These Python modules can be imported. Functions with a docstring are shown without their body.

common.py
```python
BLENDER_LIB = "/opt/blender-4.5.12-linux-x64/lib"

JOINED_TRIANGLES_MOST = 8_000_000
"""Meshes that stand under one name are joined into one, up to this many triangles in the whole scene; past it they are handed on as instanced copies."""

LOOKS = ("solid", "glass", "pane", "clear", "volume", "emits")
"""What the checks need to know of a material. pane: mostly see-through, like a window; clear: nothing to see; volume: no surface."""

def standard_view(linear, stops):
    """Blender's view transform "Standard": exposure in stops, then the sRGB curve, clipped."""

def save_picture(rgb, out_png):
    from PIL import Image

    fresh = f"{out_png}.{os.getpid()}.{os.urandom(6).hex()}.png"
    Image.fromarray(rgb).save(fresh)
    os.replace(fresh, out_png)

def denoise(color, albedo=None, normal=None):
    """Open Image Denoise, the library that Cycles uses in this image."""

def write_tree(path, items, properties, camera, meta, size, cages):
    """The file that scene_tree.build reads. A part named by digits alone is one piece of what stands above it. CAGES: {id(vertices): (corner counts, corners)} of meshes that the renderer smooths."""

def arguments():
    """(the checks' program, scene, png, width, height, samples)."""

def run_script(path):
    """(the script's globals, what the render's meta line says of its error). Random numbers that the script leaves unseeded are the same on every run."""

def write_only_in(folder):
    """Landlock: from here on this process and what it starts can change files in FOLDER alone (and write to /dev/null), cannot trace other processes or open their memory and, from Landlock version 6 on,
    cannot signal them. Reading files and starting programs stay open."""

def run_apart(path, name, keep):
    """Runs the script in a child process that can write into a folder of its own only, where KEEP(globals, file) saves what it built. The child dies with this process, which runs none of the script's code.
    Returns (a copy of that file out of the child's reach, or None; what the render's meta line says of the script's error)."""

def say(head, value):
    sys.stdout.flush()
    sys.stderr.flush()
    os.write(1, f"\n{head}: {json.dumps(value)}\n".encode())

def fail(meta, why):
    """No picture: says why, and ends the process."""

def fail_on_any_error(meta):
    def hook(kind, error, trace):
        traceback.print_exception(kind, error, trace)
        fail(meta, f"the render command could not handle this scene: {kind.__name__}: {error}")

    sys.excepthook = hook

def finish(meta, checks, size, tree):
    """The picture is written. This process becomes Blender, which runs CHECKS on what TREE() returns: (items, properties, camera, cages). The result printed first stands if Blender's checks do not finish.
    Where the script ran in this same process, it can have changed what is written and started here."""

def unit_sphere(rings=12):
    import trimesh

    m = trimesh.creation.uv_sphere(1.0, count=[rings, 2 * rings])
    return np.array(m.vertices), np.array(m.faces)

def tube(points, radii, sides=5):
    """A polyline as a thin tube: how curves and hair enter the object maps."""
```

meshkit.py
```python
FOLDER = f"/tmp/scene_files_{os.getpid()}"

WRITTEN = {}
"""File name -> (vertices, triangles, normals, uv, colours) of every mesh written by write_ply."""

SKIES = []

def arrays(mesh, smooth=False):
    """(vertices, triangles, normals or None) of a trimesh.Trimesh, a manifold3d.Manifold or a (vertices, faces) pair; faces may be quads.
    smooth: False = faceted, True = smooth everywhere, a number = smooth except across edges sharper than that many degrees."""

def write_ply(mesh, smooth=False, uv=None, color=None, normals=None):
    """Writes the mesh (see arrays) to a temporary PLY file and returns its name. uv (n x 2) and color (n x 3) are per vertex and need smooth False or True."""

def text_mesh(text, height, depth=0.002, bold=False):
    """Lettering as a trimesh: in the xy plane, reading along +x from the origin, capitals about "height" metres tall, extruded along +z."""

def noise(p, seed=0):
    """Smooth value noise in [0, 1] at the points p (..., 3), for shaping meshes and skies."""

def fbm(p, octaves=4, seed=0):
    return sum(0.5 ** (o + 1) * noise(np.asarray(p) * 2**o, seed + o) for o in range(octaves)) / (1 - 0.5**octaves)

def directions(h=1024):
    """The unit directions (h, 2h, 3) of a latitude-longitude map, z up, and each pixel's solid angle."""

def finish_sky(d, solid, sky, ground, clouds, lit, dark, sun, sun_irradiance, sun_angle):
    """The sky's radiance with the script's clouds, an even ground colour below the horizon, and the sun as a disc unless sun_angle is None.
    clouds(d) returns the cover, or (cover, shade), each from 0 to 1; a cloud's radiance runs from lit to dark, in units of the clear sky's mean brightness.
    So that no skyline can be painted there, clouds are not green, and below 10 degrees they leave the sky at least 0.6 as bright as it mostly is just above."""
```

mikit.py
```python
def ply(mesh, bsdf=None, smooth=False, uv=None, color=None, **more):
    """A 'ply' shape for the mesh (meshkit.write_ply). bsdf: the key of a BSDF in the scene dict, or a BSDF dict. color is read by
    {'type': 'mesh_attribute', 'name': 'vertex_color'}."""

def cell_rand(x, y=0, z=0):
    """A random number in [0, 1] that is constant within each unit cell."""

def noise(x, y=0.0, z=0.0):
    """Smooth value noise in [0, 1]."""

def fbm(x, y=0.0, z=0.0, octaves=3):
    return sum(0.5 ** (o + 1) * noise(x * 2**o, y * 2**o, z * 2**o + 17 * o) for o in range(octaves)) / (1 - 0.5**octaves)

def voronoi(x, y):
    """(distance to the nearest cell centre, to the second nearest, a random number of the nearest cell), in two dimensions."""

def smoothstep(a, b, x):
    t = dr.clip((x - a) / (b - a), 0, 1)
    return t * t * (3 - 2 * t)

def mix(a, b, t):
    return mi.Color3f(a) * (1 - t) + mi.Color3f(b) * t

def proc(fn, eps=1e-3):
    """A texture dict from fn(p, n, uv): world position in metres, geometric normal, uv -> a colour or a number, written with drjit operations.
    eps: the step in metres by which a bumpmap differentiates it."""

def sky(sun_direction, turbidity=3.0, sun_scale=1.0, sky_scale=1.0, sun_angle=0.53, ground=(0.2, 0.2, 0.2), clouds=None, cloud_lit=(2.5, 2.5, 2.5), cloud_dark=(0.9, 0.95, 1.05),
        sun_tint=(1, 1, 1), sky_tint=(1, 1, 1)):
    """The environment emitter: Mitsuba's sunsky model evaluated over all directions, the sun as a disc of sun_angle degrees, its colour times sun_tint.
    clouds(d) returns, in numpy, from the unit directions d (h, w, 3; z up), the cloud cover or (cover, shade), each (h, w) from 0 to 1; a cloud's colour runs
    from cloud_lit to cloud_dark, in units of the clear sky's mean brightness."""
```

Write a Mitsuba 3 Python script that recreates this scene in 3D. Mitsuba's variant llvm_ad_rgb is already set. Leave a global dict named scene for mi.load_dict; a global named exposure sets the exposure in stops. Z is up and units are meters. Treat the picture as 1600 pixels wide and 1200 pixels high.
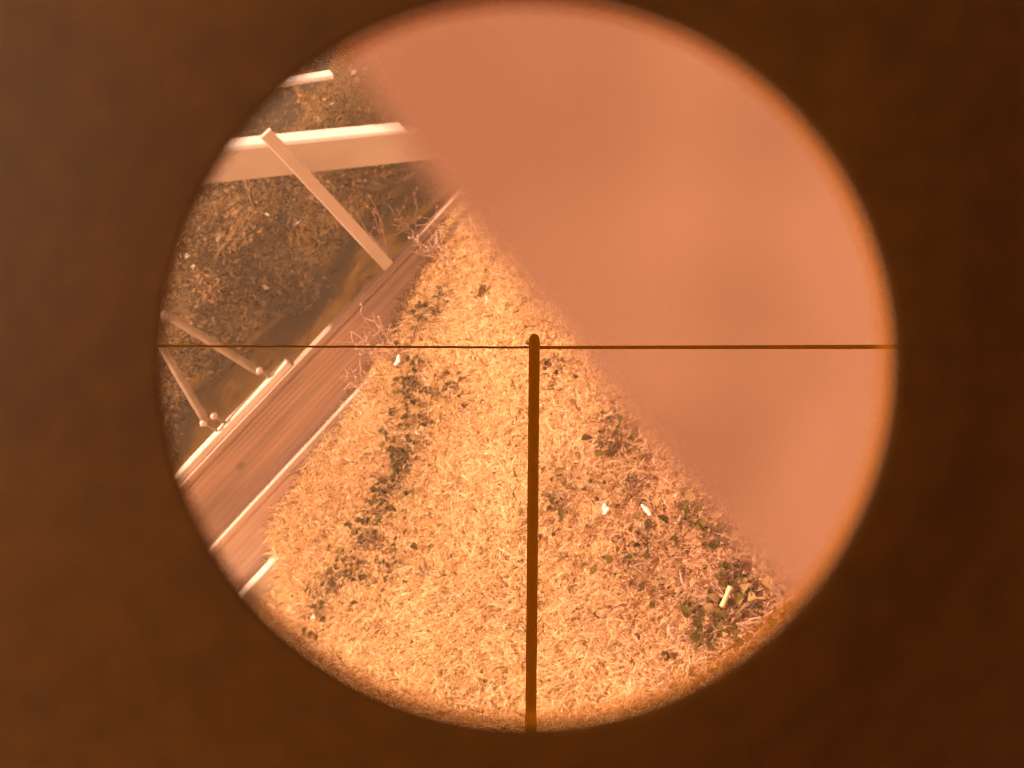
import math, random
import numpy as np, trimesh, drjit as dr, mitsuba as mi, mikit, meshkit
from mikit import noise, fbm, smoothstep, mix
T = mi.ScalarTransform4f
random.seed(7); rng = np.random.default_rng(7)
scene, labels = {'type': 'scene'}, {}

# ------------------------------------------------------------------ camera, sky, exposure
F = 1716.0                                    # focal length in photo pixels (1600 wide)
PITCH = math.radians(25.0)
ROLL_R, ROLL_U = (0.719, -0.695), (-0.695, -0.719)      # world right / up in the tilted picture
fwd = np.array([0, math.cos(PITCH), -math.sin(PITCH)])
cup = np.array([0, math.sin(PITCH), math.cos(PITCH)])
rgt = np.array([1.0, 0, 0])
img_up = 0.695 * rgt + 0.719 * cup
img_rt = 0.719 * rgt - 0.695 * cup
scene['camera'] = {'type': 'thinlens', 'fov': 2 * math.degrees(math.atan(800 / F)), 'fov_axis': 'x',
    'aperture_radius': 0.0001, 'focus_distance': 0.112, 'near_clip': 0.004, 'far_clip': 400.0,
    'to_world': T().look_at(origin=[0, 0, 0], target=fwd.tolist(), up=img_up.tolist())}
SUN = np.array([-0.44, 0.10, 0.88])
scene['sky'] = mikit.sky(SUN.tolist(), turbidity=3, sun_tint=(1.30, 0.97, 0.82), sky_tint=(1.9, 0.62, 0.28), sun_angle=1.5, ground=(0.25, 0.2, 0.12))
exposure = 2.55

# ------------------------------------------------------------------ helpers
def struct(key, shape, label=None, kind='structure'):
    scene[key] = shape
    labels[key] = {'kind': kind}
    if label: labels[key]['label'] = label

def thing(key, label, cat, group=None):
    labels[key] = {'label': label, 'category': cat}
    if group: labels[key]['group'] = group
    return key

def numbered(name):
    if name not in scene and name not in labels: return name
    k = 1
    while f'{name}_{k:03d}' in scene or f'{name}_{k:03d}' in labels: k += 1
    return f'{name}_{k:03d}'

def part(parent, name, shape):
    key = numbered(parent + '__' + name); scene[key] = shape
    return key

def ray(px, py):
    dx, dy = px - 800, py - 600
    u, v = ROLL_R[0] * dx + ROLL_R[1] * dy, ROLL_U[0] * dx + ROLL_U[1] * dy
    return fwd * F + rgt * u + cup * v

def at(px, py, y):
    d = ray(px, py); return d * (y / d[1])

def lawn_z(x, y):
    x, y = np.asarray(x, float), np.asarray(y, float)
    p = np.stack([x * 3, y * 3, 0 * x], -1)
    return -0.820 + 0.31 * 1.6 * np.tanh(x / 1.6) + 0.25 * 2.2 * np.tanh((y - 2.5) / 2.2) + 0.05 * (meshkit.fbm(p, 3, 3) - 0.5) - 0.06 / (1 + np.exp((x + 0.712) / 0.015)) * np.clip((y - 2.2) / 0.2, 0, 1) - 0.034 / (1 + np.exp(-(x + 0.36) / 0.05)) * np.clip((y - 2.15) / 0.35, 0, 1)

def on_lawn(px, py):
    d = ray(px, py); t = np.linspace(0.0003, 0.0022, 3000)
    p = d * t[:, None]
    return p[np.argmax(p[:, 2] < lawn_z(p[:, 0], p[:, 1]))]

def beam(a, b, w, h, up=(0, 0, 1), bevel=0.003, nl=24, rough=0.0006, seed=0):
    """A sawn timber from a to b: w across, h along up, edges chamfered and slightly uneven."""
    a, b = np.asarray(a, float), np.asarray(b, float)
    L = np.linalg.norm(b - a); x = (b - a) / L
    y = np.cross(up, x); y /= np.linalg.norm(y); z = np.cross(x, y)
    c = bevel; hw, hh = w / 2, h / 2
    sec = np.array([[-hw, -hh + c], [-hw + c, -hh], [hw - c, -hh], [hw, -hh + c], [hw, hh - c], [hw - c, hh], [-hw + c, hh], [-hw, hh - c]])
    n = len(sec); ts = np.linspace(0, L, nl + 1); V = []
    for t in ts:
        for s in sec: V.append([t, s[0], s[1]])
    V = np.array(V)
    V[:, 1:] += rough * 2 * (np.stack([meshkit.noise(V * 14 + 5, seed), meshkit.noise(V * 14 + 50, seed + 1)], -1) - 0.5)
    f = []
    for i in range(nl):
        for j in range(n):
            p, q = i * n + j, i * n + (j + 1) % n
            f += [[p, q, q + n], [p, q + n, p + n]]
    for j in range(1, n - 1):
        f.append([0, j + 1, j]); o = nl * n; f.append([o, o + j, o + j + 1])
    W = a + V[:, :1] * x + V[:, 1:2] * y + V[:, 2:3] * z
    m = trimesh.Trimesh(W, np.array(f), process=False); m.fix_normals()
    return m

def tube(pts, rad, sides=8):
    import common
    p = np.asarray(pts, float); r = np.broadcast_to(rad, (len(p),))
    t = np.gradient(p, axis=0); t /= np.linalg.norm(t, axis=1, keepdims=True) + 1e-12
    a = np.cross(t, np.where(np.abs(t[:, 2:]) < 0.9, [0, 0, 1.0], [1.0, 0, 0])); a /= np.linalg.norm(a, axis=1, keepdims=True) + 1e-12
    b = np.cross(t, a); ang = np.arange(sides) * 2 * np.pi / sides
    v = p[:, None] + r[:, None, None] * (np.cos(ang)[None, :, None] * a[:, None] + np.sin(ang)[None, :, None] * b[:, None])
    n = len(p); f = []
    for i in range(n - 1):
        for j in range(sides):
            q = i * sides + j; s = i * sides + (j + 1) % sides
            f += [[q, s, s + sides], [q, s + sides, q + sides]]
    V = np.vstack([v.reshape(-1, 3), p[:1], p[-1:]]); k = n * sides
    for j in range(sides):
        f += [[k, (j + 1) % sides, j], [k + 1, k - sides + j, k - sides + (j + 1) % sides]]
    return trimesh.Trimesh(V, np.array(f), process=False)

# ------------------------------------------------------------------ materials
def two(d): return {'type': 'twosided', 'bsdf': d}
def rough(col, r=0.8, spec=0.3): return {'type': 'principled', 'base_color': col, 'roughness': r, 'specular': spec}
def rgb(*c): return {'type': 'rgb', 'value': list(c)}

def soil_fn(p, n, uv):
    a = fbm(p.x * 9, p.y * 9, p.z * 9, 4); b = noise(p.x * 120, p.y * 120, p.z * 120)
    return mix([0.05, 0.024, 0.004], [0.10, 0.05, 0.010], dr.clip(a * 0.7 + b * 0.5 - 0.1, 0, 1))
scene['mat_soil'] = two({'type': 'diffuse', 'reflectance': mikit.proc(soil_fn)})

def thatch_fn(p, n, uv):
    a = fbm(p.x * 14, p.y * 14, p.z * 14, 4); b = noise(p.x * 260, p.y * 260, p.z * 260)
    return mix([0.28, 0.15, 0.06], [0.62, 0.40, 0.20], dr.clip(a * 0.8 + b * 0.5 - 0.15, 0, 1))
scene['mat_thatch'] = two({'type': 'diffuse', 'reflectance': mikit.proc(thatch_fn)})

def wood_tex(lo, hi, seed):
    def fn(p, n, uv):
        w = fbm(p.x * 1.1 + seed, p.y * 6, p.z * 6, 2)
        lines = noise(p.x * 4 + seed, p.y * 180 + w * 6, (p.z - 0.042 * p.x) * 160 + w * 5)
        fine = noise(p.x * 14 + seed, p.y * 500, (p.z - 0.035 * p.x) * 620)
        stain = smoothstep(0.38, 0.75, fbm(p.x * 4 + seed * 3, p.y * 5, p.z * 9, 3))
        dark_spot = smoothstep(0.014, 0.004, dr.sqrt(dr.square((p.x + 0.62) * 0.8) + dr.square(p.z + 0.853)))  # one small darker spot on the face
        c = mix(lo, hi, dr.clip(0.05 + 0.75 * lines + 0.3 * fine, 0, 1))
        return c * (1 - 0.35 * stain) * (1 - 0.35 * dark_spot)
    return fn
def wood(lo, hi, seed):
    base = rough(mikit.proc(wood_tex(lo, hi, seed)), 0.75, 0.3)
    def h(p, n, uv): return noise(p.x * 3 + seed, p.y * 200, (p.z - 0.035 * p.x) * 260) * 1.0
    return two({'type': 'bumpmap', 'arbitrary': mikit.proc(h), 'scale': 0.0006, 'bsdf': base})
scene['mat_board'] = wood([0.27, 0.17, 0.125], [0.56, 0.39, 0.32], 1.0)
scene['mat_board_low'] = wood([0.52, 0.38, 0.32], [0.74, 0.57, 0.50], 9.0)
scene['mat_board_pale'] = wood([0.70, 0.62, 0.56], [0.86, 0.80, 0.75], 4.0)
def paint_fn(p, n, uv):
    a = fbm(p.x * 8, p.y * 8, p.z * 8, 3)
    return mix([0.46, 0.40, 0.36], [0.64, 0.58, 0.54], a)
scene['mat_white_paint'] = two(rough(mikit.proc(paint_fn), 0.5, 0.4))
def steel_fn(p, n, uv):
    return mix([0.20, 0.15, 0.10], [0.34, 0.27, 0.20], fbm(p.x * 40, p.y * 40, p.z * 40, 3))
scene['mat_steel'] = two({'type': 'principled', 'base_color': mikit.proc(steel_fn), 'metallic': 0.2, 'roughness': 0.6})
def rubber_fn(p, n, uv):
    q = p * 1000
    return mix([0.020, 0.0088, 0.0006], [0.044, 0.019, 0.0018], 0.65 * fbm(q.x * 0.6, q.y * 0.6, q.z * 0.6, 3) + 0.5 * noise(q.x * 4, q.y * 4, q.z * 4) - 0.07)
scene['mat_rubber'] = two(rough(mikit.proc(rubber_fn), 0.75, 0.07))
scene['mat_baffle'] = two({'type': 'diffuse', 'reflectance': rgb(0.02, 0.008, 0.001)})
scene['mat_rim_glow'] = two({'type': 'diffuse', 'reflectance': rgb(0.20, 0.075, 0.003)})  # amber of the rim glow, put into the colour
scene['mat_tube_reflector'] = two({'type': 'diffuse', 'reflectance': rgb(0.85, 0.75, 0.62)})  # made pale as an unseen reflector that brightens the reticle
scene['mat_reticle_dark'] = two({'type': 'diffuse', 'reflectance': rgb(0.28, 0.21, 0.010)})  # left hair: darker copy, weaker glare painted in
scene['mat_reticle'] = two({'type': 'diffuse', 'reflectance': rgb(0.42, 0.29, 0.014)})  # amber veiling glare is put into the reticle colour
def cloth_fn(p, n, uv):
    a = fbm(p.x * 12, p.y * 0, p.z * 12, 2)
    return mix([0.46, 0.32, 0.275], [0.585, 0.42, 0.37], smoothstep(0.25, 0.75, a))
scene['mat_cloth'] = {'type': 'principledthin', 'base_color': mikit.proc(cloth_fn), 'roughness': 0.9, 'diff_trans': 1.0, 'spec_trans': 0.0, 'eta': 1.05}
VC = {'type': 'mesh_attribute', 'name': 'vertex_color'}
scene['mat_grass'] = {'type': 'principledthin', 'base_color': VC, 'roughness': 0.5, 'diff_trans': 0.95, 'spec_trans': 0.0, 'eta': 1.4}
scene['mat_leaf'] = {'type': 'principledthin', 'base_color': VC, 'roughness': 0.5, 'diff_trans': 1.0, 'spec_trans': 0.0, 'eta': 1.45}
for i, c in enumerate([(0.06, 0.040, 0.008), (0.12, 0.085, 0.02), (0.36, 0.23, 0.10)]):
    scene[f'mat_weed_leaf_{i}'] = {'type': 'principledthin', 'base_color': rgb(*c), 'roughness': 0.25, 'diff_trans': 0.3, 'spec_trans': 0.0, 'eta': 1.5}
scene['mat_straw'] = two({'type': 'diffuse', 'reflectance': rgb(0.85, 0.68, 0.42)})
scene['mat_twig'] = two(rough(rgb(0.62, 0.44, 0.36), 0.7, 0.3))
scene['mat_bark'] = two(rough(rgb(0.16, 0.10, 0.06), 0.9, 0.2))
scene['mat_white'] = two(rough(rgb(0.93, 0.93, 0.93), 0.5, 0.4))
scene['mat_dead_leaf'] = two({'type': 'diffuse', 'reflectance': rgb(0.07, 0.03, 0.006)})

# ------------------------------------------------------------------ ground
def axis(fine, step, far):
    lo, hi = fine; mid = np.arange(lo, hi + 1e-6, step)
    def out(s, e):
        o, d = [], step
        v = s
        while abs(v) < abs(e):
            d *= 1.35; v += math.copysign(d, e); o.append(v)
        return o
    return np.array(sorted(out(lo, far[0]) + list(mid) + out(hi, far[1])))
def sheet(xs, ys, fz):
    X, Y = np.meshgrid(xs, ys, indexing='ij'); Z = fz(X, Y)
    n, m = X.shape; i, j = np.meshgrid(np.arange(n - 1), np.arange(m - 1), indexing='ij'); a = (i * m + j).ravel()
    return trimesh.Trimesh(np.stack([X, Y, Z], -1).reshape(-1, 3), np.vstack([np.stack([a, a + m, a + m + 1], -1), np.stack([a, a + m + 1, a + 1], -1)]), process=False)
xs = axis((-1.6, 1.6), 0.03, (-60, 60))
ys = np.array([y for y in axis((0.6, 2.62), 0.03, (-60, 2.7)) if y <= 2.625])
struct('lawn', mikit.ply(sheet(xs, ys, lawn_z), 'mat_thatch', smooth=True), 'sloping lawn floor of dry thatch')
def bed_z(x, y):
    p = np.stack([x * 4, y * 4, 0 * x], -1)
    return np.maximum(-0.785, lawn_z(x, np.full_like(x, 2.55)) - 0.02) + 0.06 * (meshkit.fbm(p, 3, 9) - 0.5) * np.clip((y - 2.64) * 4, 0, 1)
yb = np.array([2.622] + [y for y in axis((2.65, 5.0), 0.06, (2.6, 90)) if y > 2.63])
struct('planting_bed', mikit.ply(sheet(xs, yb, bed_z), 'mat_soil', smooth=True), 'dark soil behind the timber edging')

# ------------------------------------------------------------------ timber edging (stacked boards)
thing('timber_edging', 'stacked weathered boards forming a low retaining edge along the grass slope', 'retaining wall')
SL = 0.042
def board_pts(y, ztop0, h, sl=SL, x0=-2.4, x1=1.6): return [x0, y, ztop0 - h / 2 + sl * x0], [x1, y, ztop0 - h / 2 + sl * x1]
zt1 = at(560, 463, 2.6)[2] - SL * at(560, 463, 2.6)[0]
zt2 = at(500, 670, 2.566)[2] - 0.056 * at(500, 670, 2.55)[0]
zt3 = at(400, 902, 2.500)[2] - 0.056 * at(400, 900, 2.53)[0]
def grooved(y, zt, h, sl, w, mat, seed):
    """A board with a narrow strip along its top edge, parted from it by a dark groove."""
    k, cap = board_pts(y, zt, 0.017, sl), board_pts(y + 0.0015, zt - 0.0195, h - 0.0195, sl)
    part('timber_edging', 'board', mikit.ply(beam(*cap, w, h - 0.0195, nl=60, seed=seed), mat, smooth=30))
    part('timber_edging', 'edge_strip', mikit.ply(beam(*k, w, 0.017, nl=60, bevel=0.002, seed=seed + 2), mat, smooth=30))
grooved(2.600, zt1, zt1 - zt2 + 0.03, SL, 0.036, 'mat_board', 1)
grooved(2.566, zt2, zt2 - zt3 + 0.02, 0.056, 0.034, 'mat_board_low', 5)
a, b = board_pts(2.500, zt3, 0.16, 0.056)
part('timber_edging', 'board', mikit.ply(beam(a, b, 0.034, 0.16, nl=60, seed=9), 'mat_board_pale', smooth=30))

# loose strips lying on the top board
p0, p1 = at(455, 567, 2.62), at(262, 737, 2.62)
def on_top(x): return zt1 + SL * x
def strip(key, x0, x1, y0, y1, w, h, label, seed, dz=0.0):
    thing(key, label, 'board')
    scene[key] = mikit.ply(beam([x0, y0, on_top(x0) + h / 2 + dz], [x1, y1, on_top(x1) + h / 2 + dz], w, h, nl=20, seed=seed), 'mat_board_pale', smooth=30)
xe = at(452, 566, 2.62)[0]
strip('loose_board', -1.25, xe, 2.612, 2.612, 0.036, 0.019, 'pale loose board lying on top of the upper edging board, sunlit along its upper edge', 21)

# ------------------------------------------------------------------ railing on the edging
thing('stair_railing', 'pale railing post with two slanted white rails rising behind the timber edging', 'railing')
pb = at(607, 416, 2.618); pt = at(412, 205, 2.60)
part('stair_railing', 'post', mikit.ply(beam([pb[0], 2.60, pb[2] - 0.002], [pt[0], 2.56, pt[2]], 0.030, 0.026, up=(0, 1, 0), nl=16, seed=31), 'mat_white_paint', smooth=30))
def rail(c0, c1, y, h, w, ext0, ext1, seed, tip=0.0):
    A, B = at(*c0, y), at(*c1, y); d = (B - A) / np.linalg.norm(B - A)
    upv = np.cross(d, [0, 1, 0]); upv = upv if upv[2] > 0 else -upv; upv = upv - np.array([0, tip, 0]); upv /= np.linalg.norm(upv)
    A, B = A - d * ext0 - upv * h / 2, B + d * ext1 - upv * h / 2
    return beam(A, B, w, h, up=upv, nl=24, seed=seed)
part('stair_railing', 'rail', mikit.ply(rail((370, 228), (620, 203), 2.70, 0.072, 0.12, 0.6, 0.16, 33), 'mat_white_paint', smooth=30))
part('stair_railing', 'lit_cap', mikit.ply(rail((368, 221), (622, 197), 2.69, 0.012, 0.085, 0.6, 0.01, 37, 0.12), 'mat_white', smooth=30))  # cap added in whiter colour and tilted, to paint the sunlit rail top
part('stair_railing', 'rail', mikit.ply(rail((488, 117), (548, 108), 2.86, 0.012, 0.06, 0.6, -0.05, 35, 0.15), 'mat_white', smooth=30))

# ------------------------------------------------------------------ folding A frame standing on the loose board
thing('folding_frame', 'thin grey metal folding frame with splayed legs and round feet on the loose board', 'stand')
yA = 2.612
for (f0, t0, kt) in (((407, 582), (255, 488), 2.66), ((322, 658), (240, 520), 2.66)):
    a, b = at(*f0, yA), at(*t0, kt)
    part('folding_frame', 'leg', mikit.ply(tube(np.linspace(a, b, 12), 0.011, 10), 'mat_steel', smooth=True))
for (fx, fy) in ((405, 579), (334, 650), (318, 661)):
    c = at(fx, fy, yA - 0.004)
    s = trimesh.creation.icosphere(2, 0.0095); s.vertices[:, 2] *= 0.9; s.apply_translation(c)
    part('folding_frame', 'foot', mikit.ply(s, 'mat_white_paint', smooth=True))
    c2 = np.array([c[0] + 0.006, yA, on_top(c[0]) + 0.017])
    part('folding_frame', 'foot_stem', mikit.ply(tube(np.linspace(c, c2, 5), 0.004, 8), 'mat_steel', smooth=True))
s = trimesh.creation.icosphere(2, 0.011); s.apply_translation(at(256, 492, 2.655)); part('folding_frame', 'hinge', mikit.ply(s, 'mat_white_paint', smooth=True))
part('folding_frame', 'brace', mikit.ply(tube(np.linspace(at(258, 494, 2.66), at(390, 428, 2.95), 10), 0.0022, 6), 'mat_steel', smooth=True))

# ------------------------------------------------------------------ foliage behind
def leaf_cloud(pts, size, cols, lean=1.0):
    """One small folded leaf (4 triangles) per point."""
    n = len(pts)
    d = rng.normal(size=(n, 3)); d[:, 2] = d[:, 2] * 0.6 - 0.2; d /= np.linalg.norm(d, axis=1, keepdims=True)
    s = np.cross(d, rng.normal(size=(n, 3))); s /= np.linalg.norm(s, axis=1, keepdims=True)
    nn = np.cross(d, s)
    L = size * rng.uniform(0.6, 1.3, (n, 1)); W = L * rng.uniform(0.28, 0.42, (n, 1)) * lean
    v = np.stack([pts, pts + d * L * 0.45 + s * W + nn * W * 0.3, pts + d * L, pts + d * L * 0.45 - s * W + nn * W * 0.3, pts + d * L * 0.5], 1).reshape(-1, 3)
    f0 = np.array([[0, 1, 4], [1, 2, 4], [2, 3, 4], [3, 0, 4]])
    f = (f0[None] + 5 * np.arange(n)[:, None, None]).reshape(-1, 3)
    return trimesh.Trimesh(v, f, process=False), np.repeat(cols, 5, axis=0)
def leaf_cols(n, lo, hi):
    t = rng.beta(1.6, 2.4, (n, 1)); return np.asarray(lo) * (1 - t) + np.asarray(hi) * t
def shrub(label, c, r, n, size, lo, hi, group=None):
    key = thing(numbered('shrub'), label, 'shrub', group)
    c, r = np.asarray(c, float), np.asarray(r, float)
    base = np.array([c[0], c[1], bed_z(np.array([c[0]]), np.array([c[1]]))[0] - 0.02])
    pts, tone = [], []
    for k in range(9):                                 # limbs, with leaf clumps round their ends
        e = c + r * rng.normal(0, 0.45, 3)
        mid = (base + e) / 2 + rng.normal(0, 0.06, 3)
        ts = np.linspace(0, 1, 9)[:, None]
        path = (1 - ts) ** 2 * base + 2 * ts * (1 - ts) * mid + ts ** 2 * e
        part(key, 'branch', mikit.ply(tube(path, np.linspace(0.012, 0.003, 9), 6), 'mat_bark', smooth=True))
        for q in range(n // 9 // 90):
            cc = path[rng.integers(4, 9)] + r * rng.normal(0, 0.40, 3)
            pts.append(cc + rng.normal(0, 0.026, (90, 3))); tone.append(np.full((90, 1), 0.45 + 1.5 * rng.uniform() ** 3))
    pts, tone = np.vstack(pts), np.vstack(tone); k = pts[:, 2] > base[2] + 0.02; pts, tone = pts[k], tone[k]
    lc = np.minimum(leaf_cols(len(pts), lo, hi) * tone, 0.85)
    m, col = leaf_cloud(pts, size, lc, 0.6)
    k = rng.choice(len(pts), 110, replace=False); glint_leaves = leaf_cloud(pts[k] - [0, 0.03, 0], 0.022, np.tile([0.84, 0.72, 0.62], (110, 1)) * rng.uniform(0.5, 1, (110, 1)))  # pale leaves added as painted soft highlights
    m, col = trimesh.Trimesh(np.vstack([m.vertices, glint_leaves[0].vertices]), np.vstack([m.faces, glint_leaves[0].faces + len(m.vertices)]), process=False), np.vstack([col, glint_leaves[1]])
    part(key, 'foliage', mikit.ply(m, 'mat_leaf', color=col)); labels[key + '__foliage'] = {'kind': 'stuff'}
    return key
LO, HI = (0.20, 0.125, 0.05), (0.33, 0.22, 0.12)
shrub('brown green shrub with soft highlights behind the slanted rail and post', (-0.28, 3.06, -0.52), (0.36, 0.26, 0.20), 15000, 0.019, LO, HI)
shrub('dark shrub at the right end of the timber edging, behind the white rail', (0.30, 3.15, -0.55), (0.4, 0.32, 0.20), 12000, 0.020, (0.18, 0.10, 0.03), (0.34, 0.21, 0.10))
shrub('brown shrub behind the folding frame at the left rim of the scope view', (-0.92, 3.12, -0.58), (0.34, 0.30, 0.16), 12000, 0.020, LO, (0.36, 0.23, 0.11))
# hedge far behind, its unseen height added to shade the shrubs
key = thing('hedge', 'tall dark hedge behind the shrubs, its height added for shade', 'hedge')
hp = np.stack([rng.uniform(-8, 6, 42000), 6.2 + np.abs(rng.normal(0, 0.6, 42000)), rng.uniform(0, 1, 42000) ** 0.8], -1)
hp[:, 2] = -0.8 + hp[:, 2] * (3.75 + 0.5 * (meshkit.fbm(np.stack([hp[:, 0], 0 * hp[:, 0], 0 * hp[:, 0]], -1) * 1.1, 3, 4) - 0.5))
m, col = leaf_cloud(hp, 0.16, leaf_cols(len(hp), (0.10, 0.06, 0.012), (0.22, 0.13, 0.035)))
part(key, 'foliage', mikit.ply(m, 'mat_leaf', color=col)); labels[key + '__foliage'] = {'kind': 'stuff'}
for k in range(12):
    x = -7.5 + k * 1.15
    part(key, 'stem', mikit.ply(tube(np.array([[x, 6.6, -1.0], [x + 0.05, 6.65, 0.8], [x - 0.04, 6.6, 2.4]]), [0.06, 0.045, 0.02], 7), 'mat_bark', smooth=True))

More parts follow.
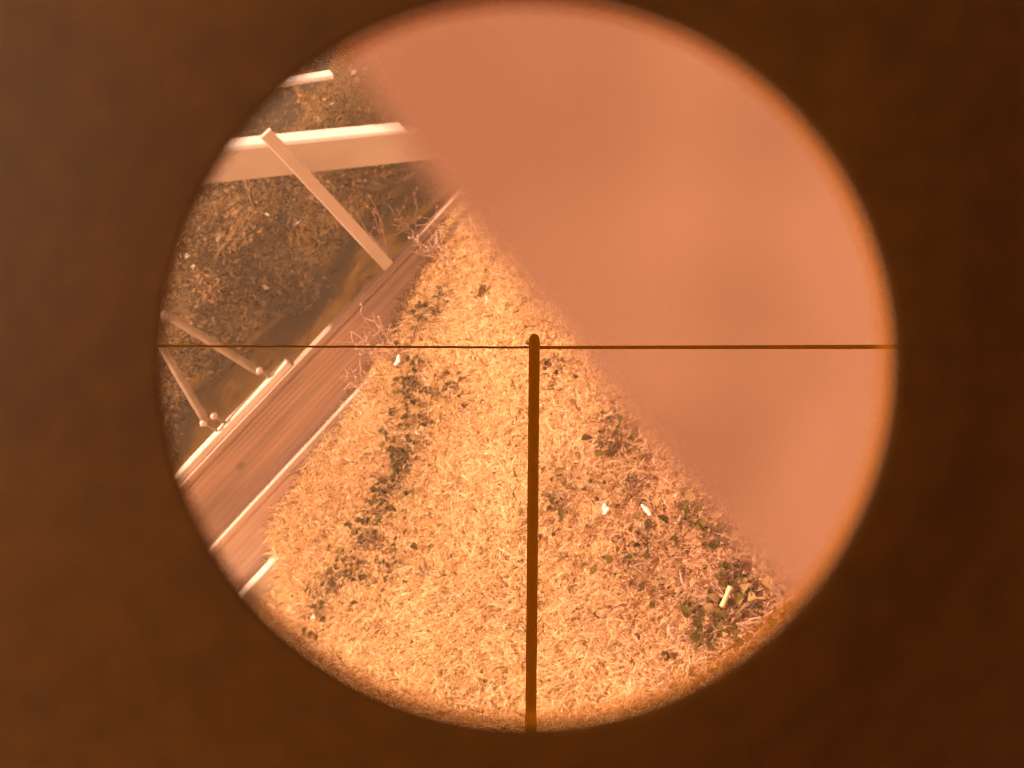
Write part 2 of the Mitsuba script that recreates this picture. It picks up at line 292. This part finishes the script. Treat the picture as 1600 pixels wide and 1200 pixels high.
# ------------------------------------------------------------------ dry grass
def grass(n, x0, x1, y0, y1, lmin, lmax, wid):
    x, y = rng.uniform(x0, x1, n), rng.uniform(y0, y1, n)
    q = np.stack([x, y, 0 * x], -1)
    cl = meshkit.fbm(q * 9, 3, 11); cf = meshkit.noise(q * 45, 12); cb = meshkit.fbm(q * 3.2, 2, 13)
    keep = rng.uniform(size=n) < np.clip(0.25 + 1.5 * cf, 0.2, 1)
    if n > 200000:      # the dense short growth thins out towards the sides
        keep &= rng.uniform(size=n) < np.clip(np.minimum(np.minimum(x - x0, x1 - x), y - y0) / 0.55, 0, 1)
    x, y, cl, cf, cb = (a[keep] for a in (x, y, cl, cf, cb)); n = len(x)
    z = lawn_z(x, y) - 0.003
    L = rng.uniform(lmin, lmax, n) * (0.6 + 0.8 * cl); W = wid * rng.uniform(0.5, 1.4, n)
    az = rng.uniform(0, 2 * np.pi, n) * 0.75 + meshkit.noise(np.stack([x * 14, y * 14, 0 * x], -1), 15) * 6.3
    tilt = np.radians(np.clip(rng.normal(52, 20, n), 8, 92))
    h = np.stack([np.cos(az), np.sin(az), 0 * az], -1); up = np.array([0, 0, 1.0])
    d = h * np.sin(tilt)[:, None] + up * np.cos(tilt)[:, None]
    bend = rng.uniform(0.1, 0.9, n)[:, None]
    d2 = d + h * bend - up * bend * 0.6; d2 /= np.linalg.norm(d2, axis=1, keepdims=True)
    s = np.cross(d, rng.normal(size=(n, 3))); s /= np.linalg.norm(s, axis=1, keepdims=True)
    b = np.stack([x, y, z], -1); mid = b + d * (L * 0.55)[:, None]; tip = mid + d2 * (L * 0.45)[:, None]
    w = (s * W[:, None] / 2)
    v = np.stack([b - w * 0.8, b + w * 0.8, mid + w, mid - w, tip], 1).reshape(-1, 3)
    f = (np.array([[0, 1, 2], [0, 2, 3], [3, 2, 4]])[None] + 5 * np.arange(n)[:, None, None]).reshape(-1, 3)
    t = np.clip(rng.beta(2.2, 2.0, n) + 0.9 * (cb - 0.5) + 0.3 * (cl - 0.5), 0, 1)[:, None]
    c = np.array([0.62, 0.39, 0.18]) * (1 - t) + np.array([0.95, 0.81, 0.52]) * t
    r = rng.uniform(size=n)
    c[r < 0.05] = [0.22, 0.10, 0.02]; c[r > 0.94] = [0.90, 0.85, 0.70]; c[(r > 0.07) & (r < 0.10)] = [0.34, 0.24, 0.05]  # pale blades made more frequent to paint sun glints
    br = np.exp(-(((x - 0.16) / 0.30) ** 2 + ((y - 1.35) / 0.45) ** 2)) * (0.4 + 1.0 * cb)      # a browner patch on the right slope
    c = c * (1 - 0.45 * np.clip(br, 0, 1)[:, None] * np.array([0.55, 0.9, 0.8]))
    return v, f, np.repeat(c, 5, axis=0)
sets = [grass(520000, -1.75, 1.35, 0.35, 2.61, 0.016, 0.046, 0.0029), grass(5000, -1.15, 0.6, 0.95, 2.53, 0.03, 0.06, 0.0020),
        grass(150000, -4, 4, -1.5, 2.53, 0.02, 0.055, 0.004)]
V, Fc, C, o = [], [], [], 0
for v, f, c in sets: V.append(v); Fc.append(f + o); C.append(c); o += len(v)
scene['dry_grass'] = mikit.ply(trimesh.Trimesh(np.vstack(V), np.vstack(Fc), process=False), 'mat_grass', color=np.vstack(C))
labels['dry_grass'] = {'kind': 'stuff', 'label': 'sunlit straw coloured dry grass covering the slope below the boards', 'category': 'grass'}

# ------------------------------------------------------------------ leafy weeds in the grass, each leaf a part
def leaf_mesh(L, W, fold, lobes=0):
    n = 7; t = np.linspace(0, 1, n)
    w = W * np.sin(np.pi * t ** 0.8) * (1 + 0.18 * np.cos(lobes * np.pi * t))
    z = -0.25 * L * t ** 2
    V = np.vstack([np.stack([t * L, w, z + fold * w], -1), np.stack([t * L, 0 * w, z], -1), np.stack([t * L, -w, z + fold * w], -1)])
    f = []
    for i in range(n - 1):
        for r_ in (0, n):
            a_ = r_ + i; f += [[a_, a_ + n, a_ + 1], [a_ + 1, a_ + n, a_ + n + 1]]
    return trimesh.Trimesh(V, np.array(f), process=False)
leaf_plys = [[mikit.ply(leaf_mesh(L, W, fo, lb), f'mat_weed_leaf_{m}', smooth=True) for m in range(3)] for L, W, fo, lb in ((0.030, 0.010, 0.5, 0), (0.026, 0.012, 0.3, 0), (0.034, 0.009, 0.7, 0), (0.024, 0.011, 0.4, 5))]
def weed(px, py, n, spread, label, cat='weed', hi=0.45, grp='low leafy weeds in the dry grass', scale=1.0):
    key = thing(numbered('leafy_weed'), label, cat, grp)
    c = on_lawn(px, py)
    for k in range(int(n * 3.8)):
        a_ = rng.uniform(0, 360); rr = spread * 1.9 * abs(rng.normal(0, 0.62)); x, y = c[0] + rr * math.cos(math.radians(a_ + 40)), c[1] + rr * math.sin(math.radians(a_ + 40))
        z = float(lawn_z(np.array(x), np.array(y))) + rng.uniform(0.010, 0.034)
        m = 0 if rng.uniform() > hi else int(rng.integers(1, 3))  # paler leaves mixed in as painted glints
        shp = dict(leaf_plys[rng.integers(4)][m])
        shp['to_world'] = T().translate([x, y, z]).rotate([0, 0, 1], a_).rotate([0, 1, 0], rng.uniform(-65, 25)).rotate([1, 0, 0], rng.uniform(-50, 50)).scale(scale * rng.uniform(0.26, 0.70))
        part(key, 'leaf', shp)
    st = []
    for k in range(3):
        e = c + np.array([rng.uniform(-1, 1) * spread * 0.5, rng.uniform(-1, 1) * spread * 0.5, 0.035])
        st.append(tube(np.linspace(c - [0, 0, 0.01], e, 4), 0.0010, 5))
    for s_ in st: part(key, 'stem', mikit.ply(s_, 'mat_twig', smooth=True))
weed(663, 508, 14, 0.045, 'dark leafy weed against the lower board where the thin horizontal hair crosses')
weed(648, 612, 18, 0.05, 'dark leafy weed at the top of the long weed strip, beside the middle board')
weed(655, 665, 14, 0.05, 'leafy weed with pale glinting leaves in the middle of the weed strip')
weed(632, 725, 26, 0.06, 'dense dark weed in the weed strip left of the reticle post')
weed(600, 800, 16, 0.055, 'dark weed halfway down the weed strip below the densest clump')
weed(560, 890, 12, 0.045, 'dark weed near the low end of the weed strip, close to the boards')
weed(612, 893, 12, 0.045, 'dark weed at the low end of the weed strip, on its right side')
weed(622, 768, 14, 0.05, 'dark weed low in the dense part of the weed strip, just above its middle')
weed(582, 848, 12, 0.045, 'dark weed between the dense part and the low end of the weed strip')
weed(530, 925, 9, 0.045, 'sparse dark weed trailing off below the low end of the weed strip')
weed(492, 962, 8, 0.045, 'sparse weed in the lower left near the rim of the scope')
weed(700, 628, 7, 0.04, 'small sparse weed between the weed strip and the reticle post')
weed(690, 492, 6, 0.03, 'tiny weed just above the horizontal hair, left of the post tip')
weed(960, 700, 7, 0.03, 'small dark weed beside the edge of the blurred curtain')
weed(880, 790, 12, 0.045, 'dark weed just right of the reticle post')
weed(985, 775, 9, 0.045, 'brown weed above the two white flakes on the right slope')
weed(1000, 875, 10, 0.05, 'brown weed below the two white flakes on the right slope')
weed(870, 578, 6, 0.03, 'small weed just below the horizontal hair right of the post')
weed(1095, 825, 8, 0.04, 'weed near the curtain edge above the dark patch')
weed(1150, 905, 16, 0.05, 'dark green weed by the curtain edge at the lower right', hi=0.5)
weed(1190, 950, 18, 0.05, 'dense dark green weed at the lower right rim of the scope', hi=0.3)
weed(1120, 990, 14, 0.05, 'dark green weed left of the long yellow stalk at the lower right', hi=0.4)

# single fallen leaves, flakes and stalks
def flat_bit(name, px, py, sx, sy, mat, label, cat, ang=0, lobes=5, dz=0.022, tilt=(0, 0)):
    key = thing(numbered(name), label, cat); c = on_lawn(px, py)
    n = 14; t = np.linspace(0, 2 * np.pi, n, endpoint=False)
    if name == 'white_flake': sx, sy = sx * 0.75, sy * 0.7
    r = 1 + 0.16 * np.cos(lobes * t + 1) + 0.06 * rng.normal(size=n)
    top = np.stack([sx / 2 * r * np.cos(t), sy / 2 * r * np.sin(t), 0.003 * np.cos(2 * t)], -1)
    V = np.vstack([top, top - [0, 0, 0.0015], [[0, 0, 0.002]], [[0, 0, -0.001]]]); f = []
    for i in range(n):
        j = (i + 1) % n; f += [[2 * n, i, j], [2 * n + 1, n + j, n + i], [i, n + i, n + j], [i, n + j, j]]
    scene[key] = mikit.ply(trimesh.Trimesh(V, np.array(f), process=False), mat, smooth=40)
    scene[key]['to_world'] = T().translate([c[0], c[1], c[2] + dz]).rotate([1, 0, 0], tilt[0] + 20).rotate([0, 1, 0], tilt[1] - 17).rotate([0, 0, 1], ang)
flat_bit('white_flake', 630, 573, 0.036, 0.020, 'mat_white', 'bright white flake beside the lower board just under the horizontal hair', 'flake', 20)
flat_bit('white_flake', 662, 690, 0.022, 0.012, 'mat_white', 'small white flake among the dark leaves of the weed strip', 'flake', 60)
flat_bit('white_flake', 770, 480, 0.024, 0.012, 'mat_white', 'small white flake next to the dark fallen leaf above the post tip', 'flake', 40)
flat_bit('white_flake', 957, 808, 0.024, 0.018, 'mat_white', 'white flake on the right slope, the left one of a pair', 'flake', 50)
flat_bit('white_flake', 1022, 810, 0.036, 0.011, 'mat_white', 'long white flake on the right slope, the right one of a pair', 'flake', 85)
flat_bit('white_flake', 500, 972, 0.016, 0.013, 'mat_white', 'tiny white flake at the lower left near the rim', 'flake', 0)
flat_bit('fallen_leaf', 761, 466, 0.028, 0.022, 'mat_dead_leaf', 'dark round fallen leaf above the tip of the reticle post', 'leaf', 30)
flat_bit('fallen_leaf', 969, 710, 0.036, 0.020, 'mat_dead_leaf', 'dark lobed fallen leaf beside the curtain edge on the right', 'leaf', -20, 7)
key = thing('dry_stalk', 'short thick yellow stalk lying over the dark weeds at the lower right', 'stalk')
a, b = on_lawn(1152, 972) + [0, 0, 0.04], on_lawn(1168, 944) + [0, 0, 0.045]
scene[key] = mikit.ply(tube(np.linspace(a, b, 6), [0.004, 0.0036, 0.0032, 0.0032, 0.0036, 0.004], 8), 'mat_straw', smooth=True)

# ------------------------------------------------------------------ dried weeds leaning on the boards
def dry_weed(px, py, y, n, hgt, label, lean=0.0):
    key = thing(numbered('dry_weed'), label, 'dry plant'); b0 = at(px, py, y)
    for k in range(n):
        d = np.array([rng.uniform(-0.6, 0.6) + lean, rng.uniform(-0.35, 0.25), 1.0]); d /= np.linalg.norm(d)
        L = hgt * rng.uniform(0.55, 1.1); ts = np.linspace(0, 1, 8)[:, None]
        path = b0 + d * L * ts + np.cumsum(rng.normal(0, 0.0035, (8, 3)), 0) * (ts > 0)
        part(key, 'stem', mikit.ply(tube(path, np.linspace(0.0014, 0.0008, 8), 5), 'mat_twig', smooth=True))
        for q in range(3):
            i = rng.integers(3, 8); e = path[i] + rng.normal(0, 1, 3) * [0.014, 0.008, 0.012] + [0, 0, 0.006]
            part(key, 'twig', mikit.ply(tube(np.linspace(path[i], e, 4) + rng.normal(0, 0.0012, (4, 3)), [0.0011, 0.0009, 0.0008, 0.0006], 4), 'mat_twig', smooth=True))
            if rng.uniform() < 0.4:
                s_ = trimesh.creation.icosphere(1, 0.0028); s_.apply_scale([1, 0.8, 1.3]); s_.apply_translation(e)
                part(key, 'seed_head', mikit.ply(s_, 'mat_twig', smooth=True))
dry_weed(622, 565, 2.47, 16, 0.125, 'tangled dry pinkish weed against the boards at the horizontal hair', -0.1)
dry_weed(700, 412, 2.50, 9, 0.12, 'thin dry weed against the far end of the top board')
dry_weed(606, 398, 2.66, 5, 0.13, 'dry seed stalks rising behind the top board right of the post', 0.35)
dry_weed(650, 368, 2.68, 5, 0.10, 'small dry seed stalks behind the board next to the curtain edge', 0.1)
dry_weed(575, 610, 2.49, 6, 0.08, 'wispy dry weed at the top edge of the middle board', 0.2)

# ------------------------------------------------------------------ backlit curtain close in front of the scope
thing('curtain', 'smooth out of focus pinkish orange curtain filling the right half of the scope view', 'curtain')
YC = 0.36
edge_px = [(530, 40), (584, 165), (640, 262), (710, 335), (800, 425), (880, 522), (960, 625), (1060, 745), (1150, 845), (1250, 950), (1400, 1110)]
E = np.array([at(*e, YC) for e in edge_px])                     # the hanging edge, from top to bottom
order = np.argsort(E[:, 2]); zs = np.linspace(-0.62, 0.42, 105)
sl0 = (E[order[1], 0] - E[order[0], 0]) / (E[order[1], 2] - E[order[0], 2]); sl1 = (E[order[-1], 0] - E[order[-2], 0]) / (E[order[-1], 2] - E[order[-2], 2])
xe = np.interp(zs, E[order, 2], E[order, 0])
xe = np.where(zs < E[order[0], 2], E[order[0], 0] + sl0 * (zs - E[order[0], 2]) * 0.3, xe); xe = np.where(zs > E[order[-1], 2], E[order[-1], 0] + sl1 * (zs - E[order[-1], 2]) * 0.3, xe)
k_ = np.ones(9) / 9; xe = np.convolve(np.pad(xe, 4, mode='edge'), k_, 'valid')
FR = 0.016                                                        # width of the fringe that stands in for edge blur
us = np.concatenate([np.linspace(0, 0.7, 90)])
X = xe[:, None] + FR * 0.5 + us[None]; Z = np.repeat(zs[:, None], len(us), 1)
def cloth_y(du, z): return YC + (0.004 * np.sin(du * 22 + 1.1 * z) + 0.018 * np.sin(du * 9 + 6 * z + 1)) * np.clip(du / 0.25, 0, 1) ** 2
Y = cloth_y(us[None] + 0 * Z, Z)
n0, m0 = X.shape; i, j = np.meshgrid(np.arange(n0 - 1), np.arange(m0 - 1), indexing='ij'); q = (i * m0 + j).ravel()
part('curtain', 'panel', mikit.ply(trimesh.Trimesh(np.stack([X, Y, Z], -1).reshape(-1, 3), np.vstack([np.stack([q, q + m0, q + m0 + 1], -1), np.stack([q, q + m0 + 1, q + 1], -1)]), process=False), 'mat_cloth', smooth=True))
# added fine threads, thinning out to soften the edge like defocus
V, Fc, o = [], [], 0; th = 0.00003
N = int(FR / 2 / th); cdf_t = np.linspace(0, 1, 2000); dens = cdf_t * cdf_t * (3 - 2 * cdf_t); cd = np.cumsum(dens); cd /= cd[-1]
tt = np.interp((np.arange(N) + 0.5) / N, cd, cdf_t)
for k, t in enumerate(tt):
    xx = xe + FR * (t - 0.5)
    yy = YC + 0 * zs
    a_ = np.stack([xx - th / 2, yy, zs], -1); b_ = np.stack([xx + th / 2, yy, zs], -1)
    n1 = len(a_); V.append(np.vstack([a_, b_])); ii = np.arange(n1 - 1)
    Fc.append(np.vstack([np.stack([ii, ii + n1, ii + n1 + 1], -1), np.stack([ii, ii + n1 + 1, ii + 1], -1)]) + o); o += 2 * n1
part('curtain', 'blur_fringe', mikit.ply(trimesh.Trimesh(np.vstack(V), np.vstack(Fc), process=False), 'mat_cloth', smooth=False)); labels['curtain__blur_fringe'] = {'kind': 'stuff'}
part('curtain', 'rod', mikit.ply(tube(np.linspace([-0.05, YC, 0.425], [0.85, YC, 0.425], 6), 0.006, 12), 'mat_steel', smooth=True))

# ------------------------------------------------------------------ the scope that the picture is taken through
thing('rifle_scope', 'dark brown scope eyepiece framing the round view, with crosshair', 'scope')
ax = fwd * F + img_rt * 22 + img_up * 32; ax /= np.linalg.norm(ax)
sx = img_rt - ax * (img_rt @ ax); sx /= np.linalg.norm(sx); sy = np.cross(ax, sx); sy = sy if sy @ img_up > 0 else -sy
def lathe(profile, n=128, a0=0, a1=360):
    p = np.asarray(profile, float) * 0.001; t = np.linspace(math.radians(a0), math.radians(a1), n, endpoint=a1 - a0 < 360); k = len(p)
    V = (p[:, 0][:, None, None] * (np.cos(t)[None, :, None] * sx + np.sin(t)[None, :, None] * sy) + p[:, 1][:, None, None] * ax).reshape(-1, 3)
    i, j = np.meshgrid(np.arange(k - 1), np.arange(n if a1 - a0 >= 360 else n - 1), indexing='ij'); a_, b_ = (i * n + j).ravel(), (i * n + (j + 1) % n).ravel()
    return trimesh.Trimesh(V, np.vstack([np.stack([a_, b_, b_ + n], -1), np.stack([a_, b_ + n, a_ + n], -1)]), process=False)
R0 = 10 * 567 / F
dome = [(R0, 10.0), (R0 + 0.05, 9.96)] + [(R0 + 11 * s, 9.96 + 7.6 * s ** 1.45) for s in np.linspace(0.02, 1, 20)] + [(R0 + 12.2, 19.0), (R0 + 12.4, 21), (15.4, 30), (15.4, 31)]
part('rifle_scope', 'eyepiece', mikit.ply(lathe(dome), 'mat_rubber', smooth=40))
part('rifle_scope', 'rim_glow', mikit.ply(lathe([(R0 - 0.040, 10.15), (R0 + 0.005, 10.1)], 128, -142, 122), 'mat_rim_glow', smooth=True))  # added partial ring that imitates the glow along the rim
part('rifle_scope', 'body', mikit.ply(lathe([(15.4, 31), (14.6, 31.5), (20, 45), (33, 80), (35, 84), (35, 94), (33.6, 94.4)]), 'mat_rubber', smooth=40))
KC = R0 / 10
part('rifle_scope', 'baffle', mikit.ply(lathe([(R0, 10.0), (KC * 30 * 1.03, 30.0), (KC * 30 * 1.10, 30.2)]), 'mat_baffle', smooth=True))  # added dark cone, keeps the lit tube wall out of the blurred rim
part('rifle_scope', 'inner_tube', mikit.ply(lathe([(KC * 30 * 1.10, 30.2), (KC * 88 * 1.03, 88.0), (33.6, 94.4)]), 'mat_tube_reflector', smooth=True))
ZR = 80.0                                                            # reticle distance, mm
def rp(px, py, z=ZR):
    d = fwd * F + img_rt * (px - 800) - img_up * (py - 600)
    return d * (z * 0.001 / (d @ ax))
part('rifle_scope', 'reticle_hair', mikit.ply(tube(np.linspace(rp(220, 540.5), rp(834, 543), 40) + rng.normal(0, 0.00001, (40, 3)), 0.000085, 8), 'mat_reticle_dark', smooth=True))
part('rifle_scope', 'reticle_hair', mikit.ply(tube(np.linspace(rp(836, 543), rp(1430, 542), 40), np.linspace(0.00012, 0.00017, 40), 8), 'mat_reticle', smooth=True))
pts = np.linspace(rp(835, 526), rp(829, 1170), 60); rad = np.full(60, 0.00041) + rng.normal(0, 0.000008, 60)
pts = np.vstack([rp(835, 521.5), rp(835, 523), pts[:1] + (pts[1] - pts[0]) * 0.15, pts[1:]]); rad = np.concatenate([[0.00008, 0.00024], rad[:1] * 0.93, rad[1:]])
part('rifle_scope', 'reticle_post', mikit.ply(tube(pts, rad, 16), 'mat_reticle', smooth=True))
foot = ax * 0.072 - cup * 0.0385; gz = float(lawn_z(np.array(foot[0]), np.array(foot[1])))
part('rifle_scope', 'stand', mikit.ply(tube(np.linspace(foot + [0, 0, 0.004], [foot[0], foot[1], gz - 0.03], 8), 0.008, 12), 'mat_rubber', smooth=True))

# ------------------------------------------------------------------ added haze that stands in for veiling glare
scene['glare_veil'] = {'type': 'homogeneous', 'albedo': {'type': 'rgb', 'value': [0.95, 0.86, 0.70]}, 'sigma_t': 0.032}
scene['haze'] = {'type': 'cube', 'to_world': T().translate([0, 14, 0.6]).scale([62, 80, 3.6]), 'bsdf': {'type': 'null'}, 'interior': {'type': 'ref', 'id': 'glare_veil'}}
scene['camera']['medium'] = {'type': 'ref', 'id': 'glare_veil'}
labels['haze'] = {'kind': 'stuff'}
